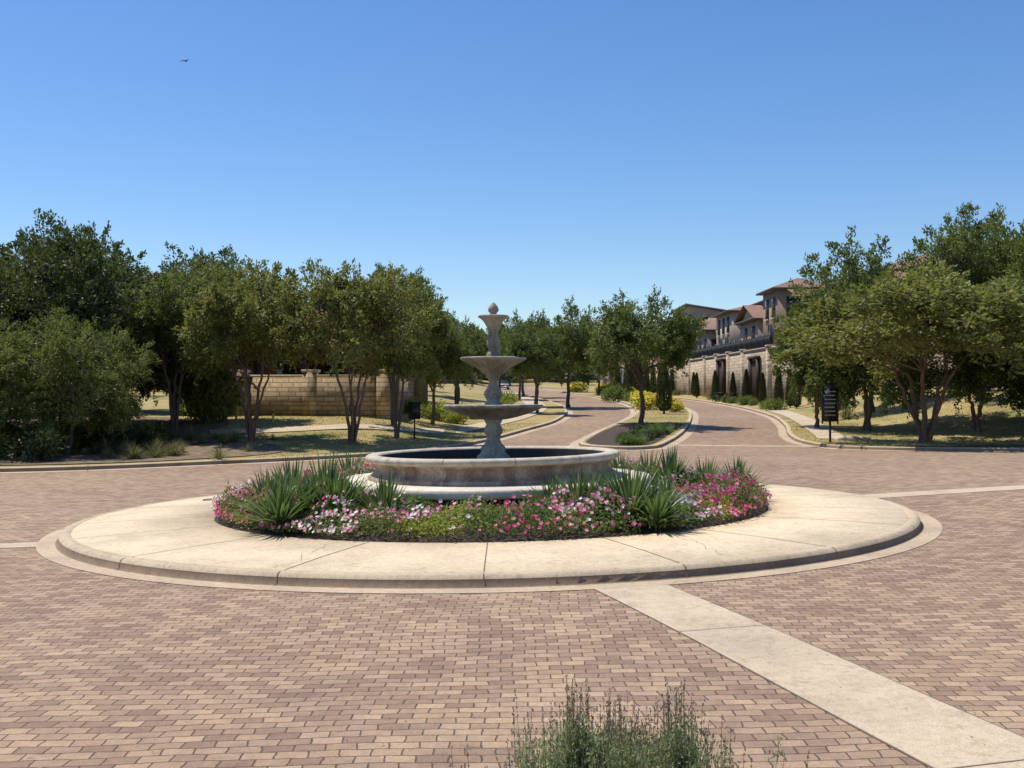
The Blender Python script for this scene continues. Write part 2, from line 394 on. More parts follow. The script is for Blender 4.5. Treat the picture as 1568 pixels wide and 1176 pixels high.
strip('concrete_band',[(7.2,22.0),(11.5,23.6),(22,27),(45,33)],.75,'band',H,.006)
strip('concrete_band',[(-7.2,16.9),(-11,16.5),(-30,15)],.6,'band',H,.006)
strip('concrete_band',[(6.6,47),(9.5,46.3),(13.1,46)],.7,'band',H,.008)
strip('concrete_band',[(-2.2,45.5),(.5,45.8),(3.2,46.2)],.7,'band',H,.008)

# ------------------------------------------------------------ roundabout island
hf=lambda x,y:H(x,y)
isl=empty('roundabout_island',(0,0,0))
R=7.27
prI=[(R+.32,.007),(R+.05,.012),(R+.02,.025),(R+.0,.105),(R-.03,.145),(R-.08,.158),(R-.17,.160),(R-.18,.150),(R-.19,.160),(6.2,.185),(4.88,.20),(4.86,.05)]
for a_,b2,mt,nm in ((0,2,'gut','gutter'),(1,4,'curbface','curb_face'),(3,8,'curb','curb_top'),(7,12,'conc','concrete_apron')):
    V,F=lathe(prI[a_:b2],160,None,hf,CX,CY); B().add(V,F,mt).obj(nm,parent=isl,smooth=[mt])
bj=B()
for k in range(18):
    a=math.radians(-90+k*20+random.uniform(-2,2)) if k else math.radians(-89.8)
    for prr in (prI[1:6],prI[6:11]) :
        if k%2==1 and prr is prI[6:11]: continue
        W=[]
        tx,ty=-math.sin(a)*.007,math.cos(a)*.007
        for r,z in prr:
            for s_ in (-1,1):
                x=CX+(r+.004)*math.cos(a)+tx*s_; y=CY+(r+.004)*math.sin(a)+ty*s_
                W.append((x,y,float(H(x,y))+z+.004))
        bj.add(W,[(2*i,2*i+1,2*i+3,2*i+2) for i in range(len(prr)-1)],'joint')
for a0 in (.3,1.9,-2.6,-1.1,-.5,-2.0):
    a=a0;r=4.95;pts=[]
    while r<7.0: pts.append((CX+r*math.cos(a),CY+r*math.sin(a))); r+=.12; a+=random.uniform(-.016,.018)
    for p,q in zip(pts,pts[1:]):
        W=[(p[0]-.003,p[1],0),(p[0]+.003,p[1],0),(q[0]+.003,q[1],0),(q[0]-.003,q[1],0)]
        W=[(x,y,float(H(x,y))+np.interp(math.hypot(x-CX,y-CY),[4.86,6.2,7.02],[.2,.185,.16])+.0035) for x,y,_ in W]
        bj.add(W,[(0,1,2,3)],'joint')
bj.obj('expansion_joints',parent=isl)
dc=B(); V,F=lathe([(.001,.012),(.20,.012),(.21,.0)],24); V=V+np.array([-6.05,22.0,float(H(-6.05,22))+.172]); dc.add(V,F,'joint')
V,F=lathe([(.215,0.0),(.22,.016),(.25,.016),(.26,0)],24); dc.add(V+np.array([-6.05,22.0,float(H(-6.05,22))+.172]),F,'black'); dc.obj('drain_cover')
V,F=lathe([(4.87,.19),(4.2,.25),(2.5,.28)],96,None,hf,CX,CY); B().add(V,F,'mulch').obj('bed_soil',parent=isl)
fl=B(); n=420; a=rng.uniform(0,6.28,n); x=rng.uniform(-12,12,n); y=rng.uniform(6,17,n)
rr=np.hypot(x-CX,y-CY); z=np.where(rr<6.9,H(x,y)+.19,np.where(rr<7.7,H(x,y)+.175,H(x,y)+.010)); k=(rr>4.95)&~((rr>6.9)&(rr<7.7)); x=x[k];y=y[k];z=z[k];n=len(x)
V,F=leaves(np.stack([x,y,z],1),np.stack([rng.normal(0,1,n),rng.normal(0,1,n),rng.uniform(0,.25,n)],1),np.tile([0,0,1.],(n,1)),rng.uniform(.012,.035,n),rng.uniform(.006,.018,n)); fl.add(V,F,'seed',np.repeat(rng.uniform(-.6,.5,n),4)); fl.obj('fallen_leaves')

# ------------------------------------------------------------ fountain
ft=empty('tiered_fountain',(0,0,0))
V,F=lathe([(2.58,.2),(2.58,.58)],96,None,hf,CX,CY); B().add(V,F,'darkwall').obj('base_wall',parent=ft,smooth=['darkwall'])
V,F=lathe([(2.4,.58),(2.82,.58),(2.86,.60),(2.86,.71),(2.83,.735),(2.1,.745)],128,None,hf,CX,CY); B().add(V,F,'ring').obj('base_slab',parent=ft,smooth=['ring'])
pp=[(2.24,.742),(2.245,.80),(2.20,.825),(2.175,.84),(2.14,.87),(2.115,.92),(2.12,.97),(2.15,1.01),(2.20,1.035),(2.205,1.05),(2.265,1.065),(2.295,1.09),(2.30,1.13),(2.285,1.16),(2.25,1.178),(2.09,1.178),(2.06,1.16),(2.05,1.14)]
V,F=lathe(pp[:10],128,None,hf,CX,CY); bp=B().add(V,F,'pool')
V,F=lathe(pp[9:],128,None,hf,CX,CY); bp.add(V,F,'cap')
V,F=lathe([(2.05,1.14),(2.045,1.12),(2.04,.80)],96,None,hf,CX,CY); bp.add(V,F,'darkwall')
for k in range(12):
    a=k*math.pi/6+.18; W=[]
    for r,z in pp[:-1]:
        for s_ in (-1,1):
            x=CX+(r+.003)*math.cos(a)-math.sin(a)*.005*s_; y=CY+(r+.003)*math.sin(a)+math.cos(a)*.005*s_
            W.append((x,y,float(H(x,y))+z+.003))
    bp.add(W,[(2*i,2*i+1,2*i+3,2*i+2) for i in range(len(pp)-2)],'joint')
bp.obj('pool_wall',parent=ft,smooth=['pool','cap'])
V,F=lathe([(2.045,.97),(.01,.97)],64,None,None,CX,CY); B().add(V,F,'water').obj('pool_water',parent=ft)
fx,fy=-.34,19.6
b1=B()
def L(pr,n=72,fl=None,mat='fount'):
    V,F=lathe(pr,n,fl,None,fx,fy); b1.add(V,F,mat)
L([(.30,.8),(.30,1.10),(.27,1.13),(.24,1.15),(.22,1.2),(.235,1.24),(.19,1.29),(.14,1.34),(.115,1.42),(.125,1.48),(.155,1.53),(.165,1.58),(.14,1.64),(.12,1.68),(.15,1.72),(.17,1.77)],48,lambda i,th:(.06*np.cos(8*th) if 5<i<14 else 0*th))
bw=[(.16,1.765),(.24,1.775),(.40,1.81),(.58,1.865),(.73,1.925),(.82,1.965),(.86,1.98),(.885,2.0),(.885,2.03),(.86,2.04),(.82,2.03),(.66,1.98),(.4,1.92),(.0,1.90)]
L(bw,144,lambda i,th:(.05*np.cos(24*th) if 1<=i<=5 else (.03*np.abs(np.cos(12*th)) if 6<=i<=9 else 0*th)))
L([(.84,2.01),(.3,2.01),(.0,2.01)],48,None,'water')
L([(.17,1.9),(.16,2.05),(.15,2.08),(.115,2.11),(.13,2.16),(.165,2.22),(.15,2.28),(.11,2.33),(.085,2.40),(.08,2.47),(.10,2.52),(.13,2.55),(.15,2.595)],48,lambda i,th:(.07*np.cos(8*th) if 3<i<9 else 0*th))
bw=[(.14,2.585),(.18,2.595),(.22,2.64),(.30,2.71),(.43,2.785),(.52,2.83),(.565,2.85),(.585,2.865),(.585,2.89),(.56,2.90),(.52,2.89),(.35,2.84),(0,2.8)]
L(bw,144,lambda i,th:(.05*np.cos(20*th) if 2<=i<=5 else (.03*np.abs(np.cos(10*th)) if 6<=i<=9 else 0*th)))
L([(.54,2.87),(.0,2.87)],48,None,'water')
L([(.13,2.84),(.13,2.95),(.11,2.98),(.085,3.01),(.10,3.06),(.125,3.12),(.12,3.19),(.095,3.26),(.08,3.33),(.085,3.38),(.11,3.41),(.115,3.44)],40,lambda i,th:(.06*np.cos(8*th) if 3<i<9 else 0*th))
bw=[(.11,3.435),(.13,3.47),(.17,3.55),(.22,3.60),(.255,3.62),(.272,3.63),(.272,3.655),(.25,3.665),(.2,3.655),(0,3.63)]
L(bw,96,lambda i,th:(.04*np.cos(14*th) if 2<=i<=4 else (.03*np.abs(np.cos(7*th)) if 5<=i<=7 else 0*th)))
L([(.06,3.64),(.07,3.68),(.05,3.70),(.078,3.725),(.092,3.755),(.088,3.79),(.068,3.83),(.04,3.87),(.012,3.90),(.0,3.905)],40,lambda i,th:.15*np.cos(7*th+i*math.pi))
b1.obj('tiers',parent=ft,smooth=['fount'])
bb=B()
for x0,y0 in ((-.0,18.6),(.5,19.0)):
    V,F=tube([(x0,y0,.9),(x0,y0,1.06),(x0+.02,y0,1.09)],[.03,.03,.05],8); bb.add(V,F,'black')
bb.obj('spout_fittings',parent=ft)

# ------------------------------------------------------------ flower bed
def flower_bed():
    b_=B(); n=84000
    def hh(a,r):
        h=.25+.09*np.sin(5*a+r*2)+.06*np.sin(13*a-r*5)+.06*np.sin(31*a+r*9)+.05*np.cos(23*a)
        return h*np.clip((4.90-r)/.25,.45,1)+.06
    a=rng.uniform(0,2*math.pi,n); r=np.sqrt(rng.uniform(2.75**2,4.84**2,n))
    x=CX+r*np.cos(a);y=CY+r*np.sin(a)
    u=rng.uniform(.0,1,n)**.6
    z=.24+H(x,y)+hh(a,r)*u
    P=np.stack([x,y,z],1)+rng.normal(0,.02,(n,3))
    D=unit(rng.normal(0,1,(n,3))+np.array([0,0,.5])); N=rng.normal(0,.6,(n,3))+np.array([0,-.3,1])
    lime=((np.sin(7*a+1.0)+.6*np.sin(17*a))>.65)&(r>4.0)
    t=np.clip(.45+.25*np.sin(19*a+3*r)+rng.normal(0,.2,n),0,1)
    for msk,mt in ((~lime,'leaf_bed'),(lime,'leaf_lime')):
        V,F=leaves(P[msk],D[msk],N[msk],rng.uniform(.04,.085,msk.sum()),rng.uniform(.02,.04,msk.sum())); b_.add(V,F,mt,np.repeat(t[msk],4))
    m=12500; a=rng.uniform(0,2*math.pi,m); r=np.sqrt(rng.uniform(3.0**2,4.93**2,m))
    side=np.abs(np.cos(a))
    dens=.15+.85*side**1.2+.35*np.sin(9*a+r*3)+.25*np.sin(37*a)
    k=rng.uniform(0,1,m)<dens; a=a[k];r=r[k];m=len(a)
    x=CX+r*np.cos(a);y=CY+r*np.sin(a)
    z=.27+H(x,y)+hh(a,r)*np.where(r>4.6,rng.uniform(.3,1.1,m),rng.uniform(.85,1.15,m))
    sel=np.sin(6*a+.8)+.7*np.sin(15*a+2)+.5*np.sin(4*r+3*a)+rng.normal(0,.75,m)
    outw=np.stack([np.cos(a),np.sin(a),np.zeros(m)],1)
    for lo,hi,mt in ((-9,-.5,'mag'),(-.5,.85,'pink'),(.85,9,'wpet')):
        q=(sel>lo)&(sel<=hi); c=q.sum()
        C=np.stack([x[q],y[q],z[q]],1); Nn=unit(outw[q]*.8+rng.normal(0,.35,(c,3))+np.array([0,0,.7]))
        T1=unit(np.cross(Nn,rng.normal(0,1,(c,3)))); T2=np.cross(Nn,T1); sz=rng.uniform(.026,.042,c)
        tt=rng.uniform(0,1,c)
        for kk in range(5):
            th=kk*2*math.pi/5; Dd=math.cos(th)*T1+math.sin(th)*T2+.25*Nn
            V,F=leaves(C,Dd,Nn,sz,sz*.95); b_.add(V,F,mt,np.repeat(tt,4))
    return b_.obj('flower_bed')
flower_bed()

def strap_mesh(name,nl,Lr,wid,mat,upright=.55,seed=1,dry=0):
    g=np.random.default_rng(seed); b_=B(); seg=6
    for i in range(nl):
        az=g.uniform(0,2*math.pi); el=math.radians(g.uniform(22,88)); Lf=g.uniform(*Lr); w=wid*g.uniform(.7,1.2)
        d=np.array([math.cos(az)*math.cos(el),math.sin(az)*math.cos(el),math.sin(el)])
        p=np.array([math.cos(az)*.05,math.sin(az)*.05,0.]); sd=np.array([-math.sin(az),math.cos(az),0.])
        droop=g.uniform(.5,1.4)*(1-upright)*.28; V=[]
        for k in range(seg+1):
            f=k/seg; ww=w*(.7+.6*f if f<.35 else .91*(1-((f-.35)/.65)**1.6))+.002
            fold=np.array([0,0,.3*ww])
            V+= [p-sd*ww*.5+fold,p,p+sd*ww*.5+fold]
            p=p+d*Lf/seg; d=d+np.array([0,0,-droop]); d/=np.linalg.norm(d)
        F=[]
        for k in range(seg): F+=[(3*k,3*k+1,3*k+4,3*k+3),(3*k+1,3*k+2,3*k+5,3*k+4)]
        b_.add(V,F,mat,g.uniform(0,1))
    return b_.mesh(name)
sm=[strap_mesh('strap_plant',190,(.6,.98),.055,'strap',.62,s) for s in (1,2,3)]
for i,(x,y,s) in enumerate([(-3.05,17.6,1.2),(-3.5,16.25,1.0),(-3.75,18.4,1.1),(-1.95,16.55,.9),(-2.6,17.0,.9),(-3.3,22.0,1.0),(-3.9,17.3,1.0),(-4.1,20.2,.8),(-2.75,16.9,1.05),(-3.15,16.7,.9),
        (1.05,16.5,1.0),(.65,16.75,.8),(1.75,16.1,1.1),(2.1,15.65,.8),(1.45,16.7,.9),(2.95,20.0,1.05),(2.6,20.6,1.0),(3.6,20.0,.85),(4.1,19.7,.85),(2.4,16.8,.8),(2.3,22.8,.8),(0,23.2,.8),(-1.5,23.2,.8)]):
    put('strap_leaf_plant',sm[i%3],(x,y,.24+float(H(x,y))),random.uniform(0,6),s)

# ------------------------------------------------------------ trees
def crown(b_,g,c,rad,ncl,nlf,ll,lw,mat,clr=(.45,.85),flat=.65,sprig=1.0,tints=(.15,.75),bottom=-.75,lobe=.34):
    c=np.array(c,float); rad=np.array(rad,float); lob=[(unit(g.normal(0,1,3)),g.uniform(.10,lobe)) for _ in range(9)]
    C=[]
    while len(C)<ncl:
        d=unit(g.normal(0,1,3)); 
        if d[2]<bottom: continue
        m=1-.20+sum(a*max(0,(d@v))**6 for v,a in lob)
        C.append(c+rad*d*(g.uniform(0,1)**(1/2.4))*min(m,1.08))
    C=np.array(C)
    for p in C:
        rel=(p-c)/rad; rr=g.uniform(*clr); n=int(nlf*g.uniform(.6,1.4)*rr/np.mean(clr))
        q=g.normal(0,1,(n,3)); q=unit(q)*(g.uniform(0,1,(n,1))**.45)*rr*np.array([1,1,flat])
        P=p+q; out=unit(rel*1.0+np.array([0,0,.25]))
        D=unit(q*.8+g.normal(0,.5,(n,3))*rr+out*.35*rr+np.array([0,0,-.12])*rr)
        N=g.normal(0,.55,(n,3))+out*.6+np.array([0,0,.6])
        t=np.clip(g.uniform(*tints)+g.normal(0,.17,n),0,1)
        V,F=leaves(P,D,N,g.uniform(.7,1.3,n)*ll,g.uniform(.7,1.3,n)*lw); b_.add(V,F,mat,np.repeat(t,4))
        if np.linalg.norm(rel)>.58 and sprig>0:
            for _ in range(int(3*sprig)+1):
                d=unit(out+g.normal(0,.45,3)); Ls=g.uniform(.35,1.0)*rr*1.1; k=26
                s=g.uniform(.2,1,k)[:,None]; P=p+d*rr*.5+d*s*Ls+g.normal(0,.05,(k,3))*1.2-np.array([0,0,.18])*s*s*Ls
                V,F=leaves(P,d+g.normal(0,.7,(k,3)),g.normal(0,1,(k,3)),g.uniform(.7,1.2,k)*ll,g.uniform(.7,1.2,k)*lw); b_.add(V,F,mat,np.clip(np.repeat(g.uniform(.3,.9)+g.normal(0,.1,k),4),0,1))
    return C
def limbs(b_,g,C,base,stems,split,spread,r0,bark,lean=.0):
    nodes=[]
    for k in range(stems):
        az=2*math.pi*(k+g.uniform(-.3,.3))/stems
        top=np.array([math.cos(az)*spread,math.sin(az)*spread,split]); P=[];
        if stems==1: top=np.array([g.uniform(-.15,.15),g.uniform(-.15,.15),split])
        for s in np.linspace(0,1,9):
            q=np.array([math.cos(az)*.12*(stems>1),math.sin(az)*.12*(stems>1),-.1])*(1-s)+top*s
            q[:2]*= (1 if stems==1 else (.55+.45*s)); q=q+g.normal(0,.035,3)*(0<s); P.append(q)
        rr=np.linspace(1,.55,9)*r0*g.uniform(.8,1.1); rr[0]*=1.35
        V,F=tube(P,rr,9); b_.add(V,F,bark); nodes+=[(P[i],rr[i]) for i in (5,6,7,8)]
    tops=nodes[:]
    K=C[g.permutation(len(C))[:14]]
    for p in K:
        j=min(range(len(tops)),key=lambda i:np.linalg.norm(tops[i][0]-p)+g.uniform(0,.6)); a,r=tops[j]
        mid=a+(p-a)*.5+np.array([0,0,.15])+g.normal(0,.12,3); P=[a,a+(mid-a)*.5+g.normal(0,.05,3),mid,mid+(p-mid)*.5+g.normal(0,.08,3),p]
        R_=np.array([.62,.5,.4,.28,.16])*r; V,F=tube(P,R_,6); b_.add(V,F,bark); nodes+=[(P[i],R_[i]) for i in (1,2,3,4)]
    for p in C:
        j=min(range(len(nodes)),key=lambda i:np.linalg.norm(nodes[i][0]-p)); a,r=nodes[j]
        if np.linalg.norm(p-a)<.15: continue
        mid=(a+p)/2+g.normal(0,.08,3); V,F=tube([a,mid,p],[min(r*.5,.05),.028,.012],5); b_.add(V,F,bark)
def tree(seed,h,rx,cb,kind):
    g=np.random.default_rng(seed); b_=B()
    cz=(h+cb)/2; rz=(h-cb)/2
    if kind=='myrtle':
        C=crown(b_,g,(0,0,cz),(rx,rx,rz),115,155,.15,.075,'leaf_myrtle',(.32,.72),.6,1.1,(.05,1.0))
        limbs(b_,g,C,0,5,cb+.4,.70,.072,'barkr')
    elif kind=='live':
        C=crown(b_,g,(0,0,cz),(rx,rx,rz),125,165,.15,.075,'leaf_bright',(.36,.74),.6,1.0,(.0,.95))
        limbs(b_,g,C,0,1,cb+.4,.3,.15,'bark')
    elif kind=='low':
        C=crown(b_,g,(0,0,cz),(rx,rx,rz),175,160,.16,.08,'leaf_bright',(.38,.8),.6,1.0,(.0,.9),-.95)
        limbs(b_,g,C,0,2,cb+1.0,.4,.14,'bark')
    elif kind=='elm':
        C=crown(b_,g,(0,0,cz),(rx,rx,rz),120,155,.16,.075,'leaf_elm',(.34,.82),.65,1.2,(.05,1.0))
        limbs(b_,g,C,0,3,cb+.6,.45,.10,'bark')
    elif kind=='oak':
        C=crown(b_,g,(0,0,cz),(rx,rx,rz),235,140,.2,.10,'leaf_oak',(.45,1.0),.6,.7,(.0,1.0),-1,.24)
        limbs(b_,g,C,0,2,cb+1.2,.5,.2,'bark')
    elif kind=='willow':
        C=crown(b_,g,(0,0,cz),(rx,rx,rz),180,140,.2,.06,'leaf_elm',(.4,1.0),.85,1.6,(.0,.75),-1)
        limbs(b_,g,C,0,2,cb+1.0,.5,.16,'bark')
    return b_.mesh(kind+'_tree',smooth=['bark','barkr'])
T={k:[tree(s,*a,k) for s in ss_] for k,a,ss_ in (('myrtle',(6,2.7,2.15),(11,12)),('live',(6,2.8,1.9),(21,22)),('low',(7,3.3,.9),(61,62)),('elm',(7,2.9,2.1),(31,32)),('oak',(9,4.6,1.2),(41,42)),('willow',(7,3.6,.9),(51,)))}
BH={'myrtle':(6,2.7),'live':(6,2.8),'low':(7,3.3),'elm':(7,2.9),'oak':(9,4.6),'willow':(7,3.6)}
NM={'myrtle':'crape_myrtle_tree','live':'live_oak_tree','low':'live_oak_tree','elm':'elm_tree','oak':'oak_tree','willow':'willow_tree'}
def T_(kind,x,y,h,r,v=None,lawn=True):
    z=float(HL(x,y) if lawn else H(x,y)+.13); bh,br=BH[kind]; ms=T[kind]
    put(NM[kind],ms[(v if v is not None else random.randrange(9))%len(ms)],(x,y,z),random.uniform(0,6.28),(r/br,r/br,h/bh))
for x,y,h,r,k in [(-24,40,7.2,3.9,'oak'),(-18.3,44,8.2,3.8,'oak'),(-21,49,9.2,4.2,'oak'),(-28,47,8.6,4.6,'oak'),(-15.6,50,7.4,3.4,'oak'),(-34,42,8,5,'oak'),(-30,56,9.6,5,'oak'),(-17,60,8.3,4.2,'oak'),(-24,60,9.8,4.6,'oak'),(-42,48,9,5,'oak'),(-38,58,9.6,5.5,'oak'),(-52,46,9,5.5,'oak'),
        (-20.0,38.6,5.6,3.0,'willow'),(-16.3,39.6,5.4,2.5,'willow'),(-25.5,36.5,5.8,3.0,'willow'),(-14.4,46,6.8,2.5,'elm')]:
    T_(k,x,y,h,r)
T_('myrtle',-10.6,44,7.0,2.8,0); T_('myrtle',-6.4,43.2,7.1,2.7,1); T_('elm',-5.0,46.5,6.9,2.3,0)
T_('elm',-14,52,7.4,2.6,1)
T_('elm',-5.6,51.5,7.2,2.3,1); T_('live',-4.2,57,5.8,2.2,0)
T_('live',-3.6,70,6.0,2.3,1); T_('live',-4.2,84,6.4,2.5,0); T_('live',-5,100,6.8,2.6,1); T_('elm',-8,96,7.4,3,0);T_('elm',-12,112,8,3.5,0)
T_('live',1.7,74,6.0,2.2,0)
T_('live',1.9,86,6.8,2.5,1); T_('live',.7,106,7.2,2.9,0); T_('live',-1.5,128,7.6,3.2,1)
T_('live',7.35,61,7.2,3.1,0,False)
T_('live',11.9,112,8.0,3.0,1,False); T_('live',10.3,128,7.8,3.1,0,False); T_('live',8.0,150,8.4,3.6,1,False)
T_('live',4.6,88,7.8,3.1,1); T_('live',1.2,120,9.0,3.4,0) 
T_('low',18.3,55.5,9.6,3.7,0); T_('low',16.3,57.5,6.9,2.7,1); T_('myrtle',17.6,46.0,7.2,5.0,1); T_('elm',26.0,60,10.4,3.1,0); T_('elm',28.5,54,9.8,3.4,1)
T_('low',22.0,51,6.6,3.4,1);T_('low',25.5,49,7.0,3.4,0);T_('live',22,66,8.4,3.3,0); T_('elm',33,50,8.5,3.5,0); T_('live',30,68,9,3.5,1); T_('elm',36,60,9.4,4,1); T_('live',42,52,9,4,1); T_('low',24.5,45,6.6,3.0,0)

def cyp_mesh(seed):
    g=np.random.default_rng(seed); b_=B(); n=5200; u=g.uniform(0,1,n); z=.15+u*2.9
    rad=.36*np.clip(np.minimum(u/.12+.35,1),0,1)*(1-u**2.2*.88); a=g.uniform(0,6.28,n); rr=rad*g.uniform(.5,1.08,n)
    P=np.stack([rr*np.cos(a),rr*np.sin(a),z],1); D=np.stack([np.cos(a)*.5,np.sin(a)*.5,np.ones(n)],1)+g.normal(0,.3,(n,3))
    V,F=leaves(P,D,g.normal(0,1,(n,3)),g.uniform(.08,.16,n),g.uniform(.03,.05,n)); b_.add(V,F,'leaf_cyp',np.repeat(g.uniform(0,1,n),4))
    V,F=tube([(0,0,-.1),(0,0,1.2),(0,0,2.6)],[.06,.045,.015],7); b_.add(V,F,'bark'); return b_.mesh('cypress')
CY_=[cyp_mesh(1),cyp_mesh(2)]
def cyp(x,y,h,w=1): put('cypress_tree',CY_[random.randrange(2)],(x,y,float(HL(x,y))),random.uniform(0,6),(h/3.05*w,h/3.05*w,h/3.05))
put('cypress_tree',CY_[0],(10.3,73,float(H(10.3,73))+.13),0,(1.4,1.4,1.15))
for x,y,h in [(20.3,82,2.9),(20.6,78,2.6),(21.2,74,2.7),(20.0,86,2.6),(19.2,112,2.6),(19.6,104,2.8),(20.1,98,2.6),(19.9,91.5,2.9),(20.6,79.8,2.8),(21.4,71.5,2.9),(18.7,126,3),(17.6,128,3.4),(17.1,130.5,3.4),(16.6,133,3.6),(16.2,135.5,3.5),(15.9,138,3.7),(15.5,140.5,3.6),(15.2,143,3.8),(14.5,148,3.8),(19.9,118,2.6)]: cyp(x,y,h)
for x,y in ((34,84),(35.2,85)): put('cypress_tree',CY_[0],(x,y,6.0),0,(2.0,2.0,2.6))

def shrub_mesh(seed,mat,n=1800,fl=None,ll=.09):
    g=np.random.default_rng(seed); b_=B(); 
    for _ in range(9):
        c=np.array([g.uniform(-.35,.35),g.uniform(-.35,.35),g.uniform(.2,.5)]); m=n//9; q=unit(g.normal(0,1,(m,3)))*g.uniform(.5,1,(m,1))*g.uniform(.22,.38)
        P=c+q; P[:,2]=np.maximum(P[:,2],.02); V,F=leaves(P,q+g.normal(0,.15,(m,3)),g.normal(0,1,(m,3)),g.uniform(.7,1.3,m)*ll,g.uniform(.7,1.3,m)*ll*.5)
        b_.add(V,F,mat,np.repeat(np.clip(g.uniform(.1,.8)+g.normal(0,.15,m),0,1),4))
        if fl:
            m=70; q=unit(g.normal(0,1,(m,3))+np.array([0,0,.7]))*.38; V,F=leaves(c+q,g.normal(0,1,(m,3)),q,np.full(m,.10),np.full(m,.10)); b_.add(V,F,fl,np.repeat(g.uniform(0,1,m),4))
    for k in range(5):
        V,F=tube([(0,0,-.05),(g.uniform(-.2,.2),g.uniform(-.2,.2),.35)],[.02,.01],5); b_.add(V,F,'bark')
    return b_.mesh('shrub')
SH={'green':shrub_mesh(1,'leaf_bed'),'lime':shrub_mesh(2,'leaf_lime'),'yel':shrub_mesh(3,'leaf_lime',1800,'yellow'),'dark':shrub_mesh(4,'leaf_cyp'),'olive':shrub_mesh(5,'leaf_myrtle')}
def sh(k,x,y,s,sz=None,med=False,nm='shrub'):
    put(nm,SH[k],(x,y,float(H(x,y)+.13 if med else HL(x,y))),random.uniform(0,6),(s,s,sz or s))
for x,y,s in [(9.9,80,1.6),(11.0,90,1.8),(12.4,84,1.3),(11.5,76,1.1)]: sh('yel',x,y,s,s*.8,True,'lantana_shrub')
for x,y,s in [(12.8,122,1.8),(11.6,134,2.2),(8.8,146,2.4)]: sh('yel',x,y,s,s*.7,True,'lantana_shrub')
for i in range(16):
    t=random.random(); sh(random.choice(['green','olive']),float(np.interp(t,[0,1],[10,12.2]))+random.uniform(-1.2,1.2),88+t*50,random.uniform(1.2,2.2),None,True)
for x,y,s in [(-4.4,61,1.8),(-5.6,62.5,1.7),(-3.3,60,1.4),(-2.6,66,1.6),(-.9,80,1.8),(-.6,92,2)]: sh('lime',x,y,s,s*.8,nm='lime_shrub')
for i in range(26):
    x=random.uniform(-17,-7);y=random.uniform(54.5,57); sh(random.choice(['green','dark','olive']),x,y,random.uniform(.8,1.4)) if not(-14.5<x<-6) else None
for i in range(34):
    x=random.uniform(-34,-12.8); y=random.uniform(36.5,44)+max(0,(-x-20))*-.15; sh(random.choice(['olive','dark','dark','green']),x,y,random.uniform(.8,1.6))
for x,y,s in [(-14.0,50.5,2.2),(-14.6,52,2.6)]: sh('olive',x,y,s,s*1.4)
for i in range(14): sh('green',19.3+random.uniform(-.3,.5),random.uniform(76,130),random.uniform(.7,1.3))
og=[strap_mesh('ornamental_grass',150,(.5,.9),.02,'dry',.4,s) for s in (8,9)]
for i in range(120):
    x=random.uniform(-19.5,-8.6); y=random.uniform(37,45)+ (x+12)*-.2
    put('ornamental_grass',og[i%2],(x,y,float(HL(x,y))),random.uniform(0,6),random.uniform(.35,.9)) if x<-9.8 and y>35.8-(x+10)*-.15 and not(abs(x+10.6)<.6 and y<45) else None
for i in range(46):
    t=random.random(); y=44.8+t*12; x=4.8+(y-44.5)*.24+random.uniform(-.9,.9)*(.5+t*.6)
    if i%2: sh('dark' if i%4==1 else 'green',x,y,random.uniform(.45,.75),.5,True)
    else: put('strap_leaf_plant',sm[i%3],(x,y,float(H(x,y))+.13),random.uniform(0,6),random.uniform(.4,.6))
for i in range(20):
    x=random.uniform(20,40); y=random.uniform(62,74); put('ornamental_grass',og[i%2],(x,y,float(HL(x,y))),random.uniform(0,6),random.uniform(1,1.6))

def blades():
    b_=B()
    for (x0,x1,y0,y1,n) in ((-16,5,37,62,30000),(13,34,41,64,30000),(5,14,56,84,7000)):
        x=rng.uniform(x0,x1,n);y=rng.uniform(y0,y1,n)
        def inside(poly):
            c=np.zeros(n,bool); px,py=poly[:,0],poly[:,1]; qx,qy=np.roll(px,1),np.roll(py,1)
            for a,b2,c2,d in zip(px,py,qx,qy):
                if b2==d: continue
                c^=((b2>y)!=(d>y))&(x<(c2-a)*(y-b2)/(d-b2)+a)
            return c
        poly=Lp if x0<0 else (Rp if x0>=13 else Mp); k=inside(offset(poly,-.25))
        if x0<0: k&=~((x<-9.0)&(y<44.5-(x+9)*-.1))
        x=x[k];y=y[k];m=len(x); z=(H(x,y)+.135 if x0==5 else HL(x,y))
        patchy=.5+.5*np.sin(x*.9+np.sin(y*.7)*2)*np.sin(y*.55+1)
        V,F=leaves(np.stack([x,y,z-.01],1),np.stack([rng.normal(0,.8,m),rng.normal(0,.8,m),np.ones(m)],1),rng.normal(0,1,(m,3)),rng.uniform(.04,.09,m),rng.uniform(.015,.035,m))
        b_.add(V,F,'lawnblade',np.repeat(np.clip(patchy*.8+.15+rng.normal(0,.2,m),0,1),4))
    b_.obj('grass')
blades()

